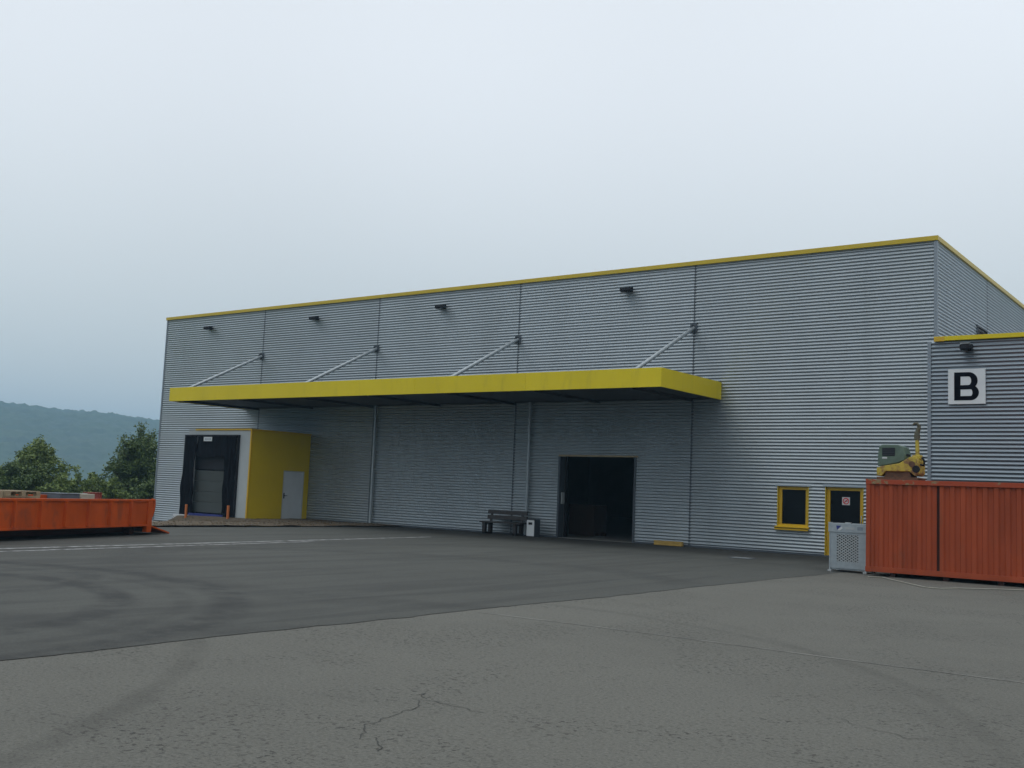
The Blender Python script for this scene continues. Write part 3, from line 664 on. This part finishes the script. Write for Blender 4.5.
MB().add([(-.14, -.0335, 1.13), (-.25, -.0335, 1.03), (-.18, -.0335, 1.03), (-.12, -.0335, 1.08)], [(0, 1, 2, 3)]).build('logo_mark', 'white', hdp)
MB().box(-.06, .18, -.0335, -.031, 1.06, 1.12).build('printed_strip', 'greypanel', hdp)
MB().box(.25, .38, -.0335, -.031, 1.05, 1.13).build('printed_strip', 'trim', hdp)
MB().box(-GW, GW, -.0, GDp+.02, 1.175, 1.205).build('roof', 'steel', gc)
MB().box(-GW, -GW+.01, .03, GDp, .08, 1.17).box(GW-.01, GW, .03, GDp, .08, 1.17).box(-GW+.02, GW-.02, GDp-.01, GDp, .08, 1.17).box(-GW+.02, GW-.02, .02, GDp, .06, .08).build('side_sheet', 'steel', gc)
MB().box(-.08, .06, .02, .10, 1.205, 1.235).box(-GW-.03, -GW+.05, -.02, .10, 1.205, 1.222).build('clasp', 'greypanel', gc)

# ------------------------------------------------------------------ bench, bin, timber by the wall
bn = tag(empty('bench', (-15.80, -.62, .012)), 'dark wooden bench with two back planks against the hall wall', 'bench')
for x in (-.82, .66):
    l = MB().box(x-.07, x+.07, -.33, -.20, .0, .40, .008).box(x-.07, x+.07, .05, .18, .0, .40, .008).box(x-.07, x+.07, -.345, .195, .37, .425, .008).box(x-.07, x+.07, -.33, .18, .0, .07, .008).build('leg_frame', 'bench', bn)
    MB().prism([(.10, .40), (.17, .40), (.24, .90), (.18, .90)], x-.045, x+.045, 'x').build('back_post', 'bench', bn)
for k in range(3): MB().box(-1.02, .92, -.35+.17*k, -.20+.17*k, .426, .485, .006).build('seat_plank', 'bench', bn)
MB().prism([(.120, .57), (.170, .57), (.20, .72), (.15, .72)], -1.0, .90, 'x').build('back_plank', 'bench', bn)
MB().prism([(.145, .77), (.195, .77), (.22, .92), (.17, .92)], -1.0, .90, 'x').build('back_plank', 'bench', bn)
bi = tag(empty('waste_bin', (-14.50, -.66, .012)), 'small pale rectangular ash bin with dark slot beside the bench', 'bin')
MB().box(-.19, .19, -.12, .24, .0, .62, .01).build('body', 'joint', bi)
MB().box(-.17, .17, -.132, -.121, .02, .61, .004).build('front_panel', 'white', bi)
MB().box(-.09, .08, -.138, -.131, .44, .53).build('slot', 'black', bi)
MB().box(-.20, .20, -.13, .25, .621, .645, .006).build('lid', 'joint', bi)
tb = tag(MB().prism([(-.09, 0), (.07, 0), (.07, .155), (-.09, .16)], -.54, .54, 'x', .012).build('timber_block', 'beam', None, (-8.92, -.25, .012)), 'short yellowish timber block on the ground against the hall wall', 'timber')
tb.rotation_euler.z = .02
dc = tag(empty('drain_cover', (*onz(742, 558.5)[:2], .012)), 'small pale metal drain cover in the asphalt before the window', 'drain cover')
MB().box(-.32, .32, -.26, .26, .0, .010, .002).build('frame', 'shade', dc)
for k in range(6): MB().box(-.27+.09*k, -.21+.09*k, -.21, .21, .010, .014).build('grate_bar', 'steel', dc)
hs = [onz(*p) for p in ((868, 577.5), (882, 578), (895, 581), (910, 584.5), (925, 588), (940, 589.3), (958, 589), (975, 589.4), (1000, 590), (1040, 591.5))]
tag(MB().tube([(p.x, p.y, .014) for p in hs], .014, 6).build('hose', 'hose'), 'thin pale hose lying on the ground along the orange container', 'hose')
# inside the gateway
cr = tag(empty('crate', (-14.6, 3.4, .016)), 'brown crate standing in the dark just inside the open gateway', 'crate')
MB().box(-.6, .6, -.5, .5, .14, 1.25, .01).build('carton', 'crate', cr)
for y in (-.42, 0, .42): MB().box(-.6, .6, y-.06, y+.06, .0, .14).build('skid', 'crate', cr)

# ------------------------------------------------------------------ roll-off skip on the left
A = Vector((-15.30, -20.75, 0)); B = Vector((-17.42, -15.30, 0)); dr = (B-A).normalized()
SL = 7.2; ang = math.atan2(dr.y, dr.x)
sk = tag(empty('roll_off_skip', (B.x, B.y, .012), ang), 'long low orange red roll-off skip with its tailgate ramp lowered', 'skip')
# local: x along dr (0 = right end, negative = towards the left of the photo), y to the far side
WD = 2.3; sgnf = 1
SH = 1.0
MB().box(-SL, -.20, .02, .07, .28, SH-.06).build('side_wall', 'skip', sk); MB().box(-SL, -.20, WD-.07, WD-.02, .28, SH-.06).build('side_wall', 'skip', sk)
MB().box(-SL, -SL+.06, .07, WD-.07, .28, SH+.05).build('front_wall', 'skip', sk)
for y in (0.0, WD-.10): MB().box(-SL, -.02, y-.015, y+.10, SH-.065, SH, .01).build('top_rail', 'skip', sk)
for y0, y1 in ((-.012, .019), (WD-.019, WD+.012)): MB().box(-SL, -.20, y0, y1, .25, .30).build('bottom_rail', 'skip', sk)
k = 0; x = -1.02
while x > -SL:
    for y0, y1 in ((-.012, .019), (WD-.019, WD+.012)): MB().prism([(x-.035, y0-.045 if y0 < 0 else y1+.045), (x+.035, y0-.045 if y0 < 0 else y1+.045), (x+.05, .019 if y0 < 0 else WD-.019), (x-.05, .019 if y0 < 0 else WD-.019)], .30, SH-.066, 'z').build('rib', 'skip', sk)
    x -= .90
for y in (-.02, WD-.13): MB().box(-.24, -.02, y, y+.15, .08, SH-.067, .01).build('rear_post', 'skip', sk)
for y in (.05, WD-.05):
    MB().tube([(-.02, y-.03, SH-.02), (.05, y-.03, SH-.03), (.07, y-.03, SH-.14), (.04, y-.03, SH-.30), (.01, y-.03, SH-.48), (-.04, y-.03, SH-.52)], [.05, .06, .055, .06, .04, .03], 8).build('hinge_lug', 'skip', sk)
MB().box(-SL+.06, -.05, .07, WD-.07, .22, .28).build('floor', 'skipdark', sk)
for y in (.55, WD-.70): MB().box(-SL, -.15, y, y+.15, .06, .22).build('underframe_beam', 'skipdark', sk)
for xx in (-.45, -6.5):
    for y in (.42, WD-.42): MB().tube([(xx, y-.1, .11), (xx, y+.1, .11)], .11, 14).build('roller', 'skipdark', sk)
MB().prism([(-.03, .245), (-.03, .29), (1.02, .045), (1.02, .0)], .06, WD-.06, 'y', .008).build('tailgate', 'skip', sk)
def skp(x, y, z, rz=0.): v = Matrix.Rotation(ang, 4, 'Z') @ Vector((x, y, z)); return (B.x+v.x, B.y+v.y, .012+z), ang+rz
# things lying in the skip
def pallet(loc, rz, label):
    t = tag(empty('pallet', loc, rz), label, 'pallet', 'pallets in the skip')
    for yy in (-.36, 0, .36):
        MB().box(-.6, .6, yy-.05, yy+.05, .0, .022).build('skid_board', 'wood', t)
        for xx in (-.53, 0, .53): MB().box(xx-.07, xx+.07, yy-.05, yy+.05, .022, .10).build('spacer_block', 'wood', t)
    for xx in (-.53, 0, .53): MB().box(xx-.07, xx+.07, -.4, .4, .10, .122).build('cross_board', 'wood', t)
    for k in range(5): yy = -.34+.17*k; MB().box(-.6, .6, yy-.06, yy+.06, .122, .145).build('deck_board', 'wood', t)
for k in range(6):     # two stacks of pallets
    for q, xx in enumerate((-4.55, -5.85)):
        loc, rz = skp(xx, 1.0, .29+.145*k, .02*((k*7+q*3) % 3-1))
        pallet(loc, rz, ('%s pallet of the skip stack %s' % (('bottom', 'second lowest', 'third lowest', 'third highest', 'second highest', 'topmost')[k], ('nearer the blue grey box', 'at the left photo edge')[q])))
loc, rz = skp(-3.15, 1.6, .28)
t = tag(empty('timber_board', loc, rz), 'orange brown board upright in the middle of the skip', 'board'); MB().box(-.85, .85, -.04, .04, 0, .77, .006).build('board', 'skip', t); MB().box(-.85, .85, .04, .10, .62, .75).build('batten', 'wood', t)
loc, rz = skp(-1.95, 1.5, .28)
t = tag(empty('metal_cabinet', loc, rz), 'dark blue grey metal box poking out of the skip', 'box'); MB().box(-.55, .25, -.35, .35, 0, .80, .015).build('body', 'greybox', t); MB().box(-.56, .26, -.36, .36, .801, .825, .006).build('lid', 'greybox', t)
loc, rz = skp(-1.30, 1.5, .28)
t = tag(empty('packing_case', loc, rz), 'pale beige case between blue grey and red boxes in the skip', 'box'); MB().box(-.30, .30, -.3, .3, 0, .81, .012).build('body', 'beige', t); MB().box(-.31, .31, -.05, .05, .811, .825).build('strap', 'greypanel', t)
loc, rz = skp(-.70, 1.5, .28)
t = tag(empty('steel_drum', loc, rz), 'small red drum at the ramp end of the skip', 'drum'); MB().tube([(0, 0, 0), (0, 0, .28), (0, 0, .30), (0, 0, .32), (0, 0, .56), (0, 0, .58), (0, 0, .60), (0, 0, .84)], [.25, .25, .262, .25, .25, .262, .25, .25], 24).build('shell', 'redbox', t); MB().tube([(0, 0, .835), (0, 0, .855)], [.258, .258], 24).build('rim', 'redbox', t)

# ------------------------------------------------------------------ trees and shrubs
def leaves(centers, dirs, size, per, spread, rng):
    n = len(centers); c = np.repeat(np.array(centers), per, axis=0)
    c = c+rng.normal(0, 1, c.shape)*spread*np.array([1, 1, .85])
    m = len(c); a = rng.normal(0, 1, (m, 3)); a[:, 2] *= .7; a /= np.linalg.norm(a, axis=1)[:, None]
    b = rng.normal(0, 1, (m, 3)); b -= (b*a).sum(1)[:, None]*a; b /= np.linalg.norm(b, axis=1)[:, None]
    s = size*rng.uniform(.6, 1.35, (m, 1))
    v = np.stack([c-a*s, c+b*s*.55, c+a*s, c-b*s*.55], 1).reshape(-1, 3)
    return v, [(4*i, 4*i+1, 4*i+2, 4*i+3) for i in range(m)]
def tree(name, base, H, R, seed, lm, label, cat, group, nl=22, tw=9, per=26, lsize=.10, shoots=6, low=.12, shape=1.0):
    rg_ = np.random.default_rng(seed); rd = random.Random(seed)
    t = tag(empty(name, base), label, cat, group)
    wood = MB(); tr = MB(); th = H*.62
    trunk = [Vector((.06*H*noise.noise((seed, k*.6, 0))*k/6, .06*H*noise.noise((seed+5, k*.6, 0))*k/6, th*k/6)) for k in range(7)]
    tr.tube(trunk, [H*.022*(1-.75*k/6)+.012 for k in range(7)], 9); tr.build('trunk', 'bark', t)
    tips = []
    for i in range(nl):
        f = low+(1-low)*(i+rd.random()*.6)/nl
        z0 = th*min(f, .98); kk = min(5, int(z0/th*6)); p0 = trunk[kk].lerp(trunk[kk+1], z0/th*6-kk)
        az = i*2.4+rd.uniform(-.4, .4); prof = math.sin(math.pi*min(1, (.18+.80*f)))**.7*shape
        L_ = R*(.55+.5*rd.random())*max(.25, prof); el = .15+1.05*f+rd.uniform(-.15, .2)
        d = Vector((math.cos(az)*math.cos(el), math.sin(az)*math.cos(el), math.sin(el)))
        pts = [p0]; 
        for k in range(1, 5): pts.append(p0+d*(L_*k/4)+Vector((0, 0, L_*.10*(k/4)**2))+Vector((rd.uniform(-1, 1), rd.uniform(-1, 1), rd.uniform(-1, 1)))*L_*.05)
        wood.tube(pts, [H*.009, H*.007, H*.005, H*.0035, H*.002], 5, False)
        for q in range(tw):
            s_ = .35+.65*(q+rd.random())/tw; k = min(3, int(s_*4)); p = pts[k].lerp(pts[k+1], s_*4-k)
            e_ = p+Vector((rd.gauss(0, 1), rd.gauss(0, 1), rd.gauss(.35, .7))).normalized()*L_*rd.uniform(.18, .42)
            wood.tube([p, (p+e_)/2+Vector((0, 0, .02)), e_], [H*.0025, H*.0018, H*.001], 4, False)
            tips += [p.lerp(e_, .45)[:], p.lerp(e_, .8)[:], e_[:]]
    for q in range(shoots):       # upright leading shoots that roughen the top outline
        az = rd.uniform(0, 6.28); r = R*rd.uniform(0, .45); p = trunk[-1]+Vector((math.cos(az)*r, math.sin(az)*r, -.05*H)); h = H*rd.uniform(.22, .40)*(1-.5*r/R)
        e_ = p+Vector((rd.uniform(-.12, .12)*h, rd.uniform(-.12, .12)*h, h)); wood.tube([trunk[-2], p.lerp(e_, .4), e_], [H*.006, H*.004, H*.0015], 5, False)
        tips += [p.lerp(e_, s_)[:] for s_ in (.2, .35, .5, .6, .7, .8, .9, 1)]
    wood.build('limbs', 'bark', t)
    v, f_ = leaves(tips, None, lsize, per, R*.055, rg_)
    me = bpy.data.meshes.new('crown'); me.from_pydata(v.tolist(), [], f_); me.materials.append(M[lm])
    o = bpy.data.objects.new('crown', me); COL.objects.link(o); o.parent = t
    return t
G = 'trees behind the skip'
def gp(px, d, z=None):
    p = atd(px, d); return (p.x, p.y, tz(p.x, p.y)-.05 if z is None else z)
tree('tree', gp(33, 72), 5.3, 2.5, 3, 'leafA', 'bushy mid green tree with ragged upright shoots left of the hall', 'tree', G, nl=28, tw=9, per=36, lsize=.08, shoots=14)
tree('tree', gp(137, 76), 6.75, 3.1, 12, 'leafB', 'dense dark green tree right beside the hall corner', 'tree', G, nl=40, tw=10, per=36, lsize=.085, shoots=12, low=.06)
for px, d, H, R, sd_, lm, lab in ((4, 70, 3.7, 2.2, 21, 'leafB', 'dark low shrub at the left photo edge behind the pallets'), (68, 70, 3.1, 1.7, 23, 'leafC', 'round green shrub at the right foot of the ragged tree'),
        (93, 78, 3.3, 1.5, 27, 'leafC', 'fresh green shrub in the gap between the two trees'), (112, 74, 3.0, 1.5, 29, 'leafA', 'green shrub at the left foot of the dark tree'), (152, 70, 2.9, 1.5, 31, 'leafB', 'dark shrub under the dark tree touching the hall edge'),
        (-45, 74, 5.0, 2.6, 35, 'leafA', 'broad green shrub just beyond the left photo edge')):
    tree('shrub', gp(px, d), H, R, sd_, lm, lab, 'shrub', 'shrubs behind the skip', nl=20, tw=8, per=30, shoots=6, low=.03, lsize=.08, shape=1.15)

# ------------------------------------------------------------------ haze
hz = MB().box(-2600, 2600, -2600, 2600, -60, 135).build('haze', 'white'); tag(hz, 'thin bluish haze over the valley', 'haze', kind='stuff')
hmz = bpy.data.materials.new('haze'); hmz.use_nodes = True; t = hmz.node_tree; t.nodes.clear()
o_ = N(t, 'ShaderNodeOutputMaterial'); pv = N(t, 'ShaderNodeVolumePrincipled'); pv.inputs['Color'].default_value = (.42, .73, 1.0, 1); pv.inputs['Density'].default_value = .00055; pv.inputs['Anisotropy'].default_value = 0.2
t.links.new(pv.outputs[0], o_.inputs['Volume'])
hz.data.materials.clear(); hz.data.materials.append(hmz)
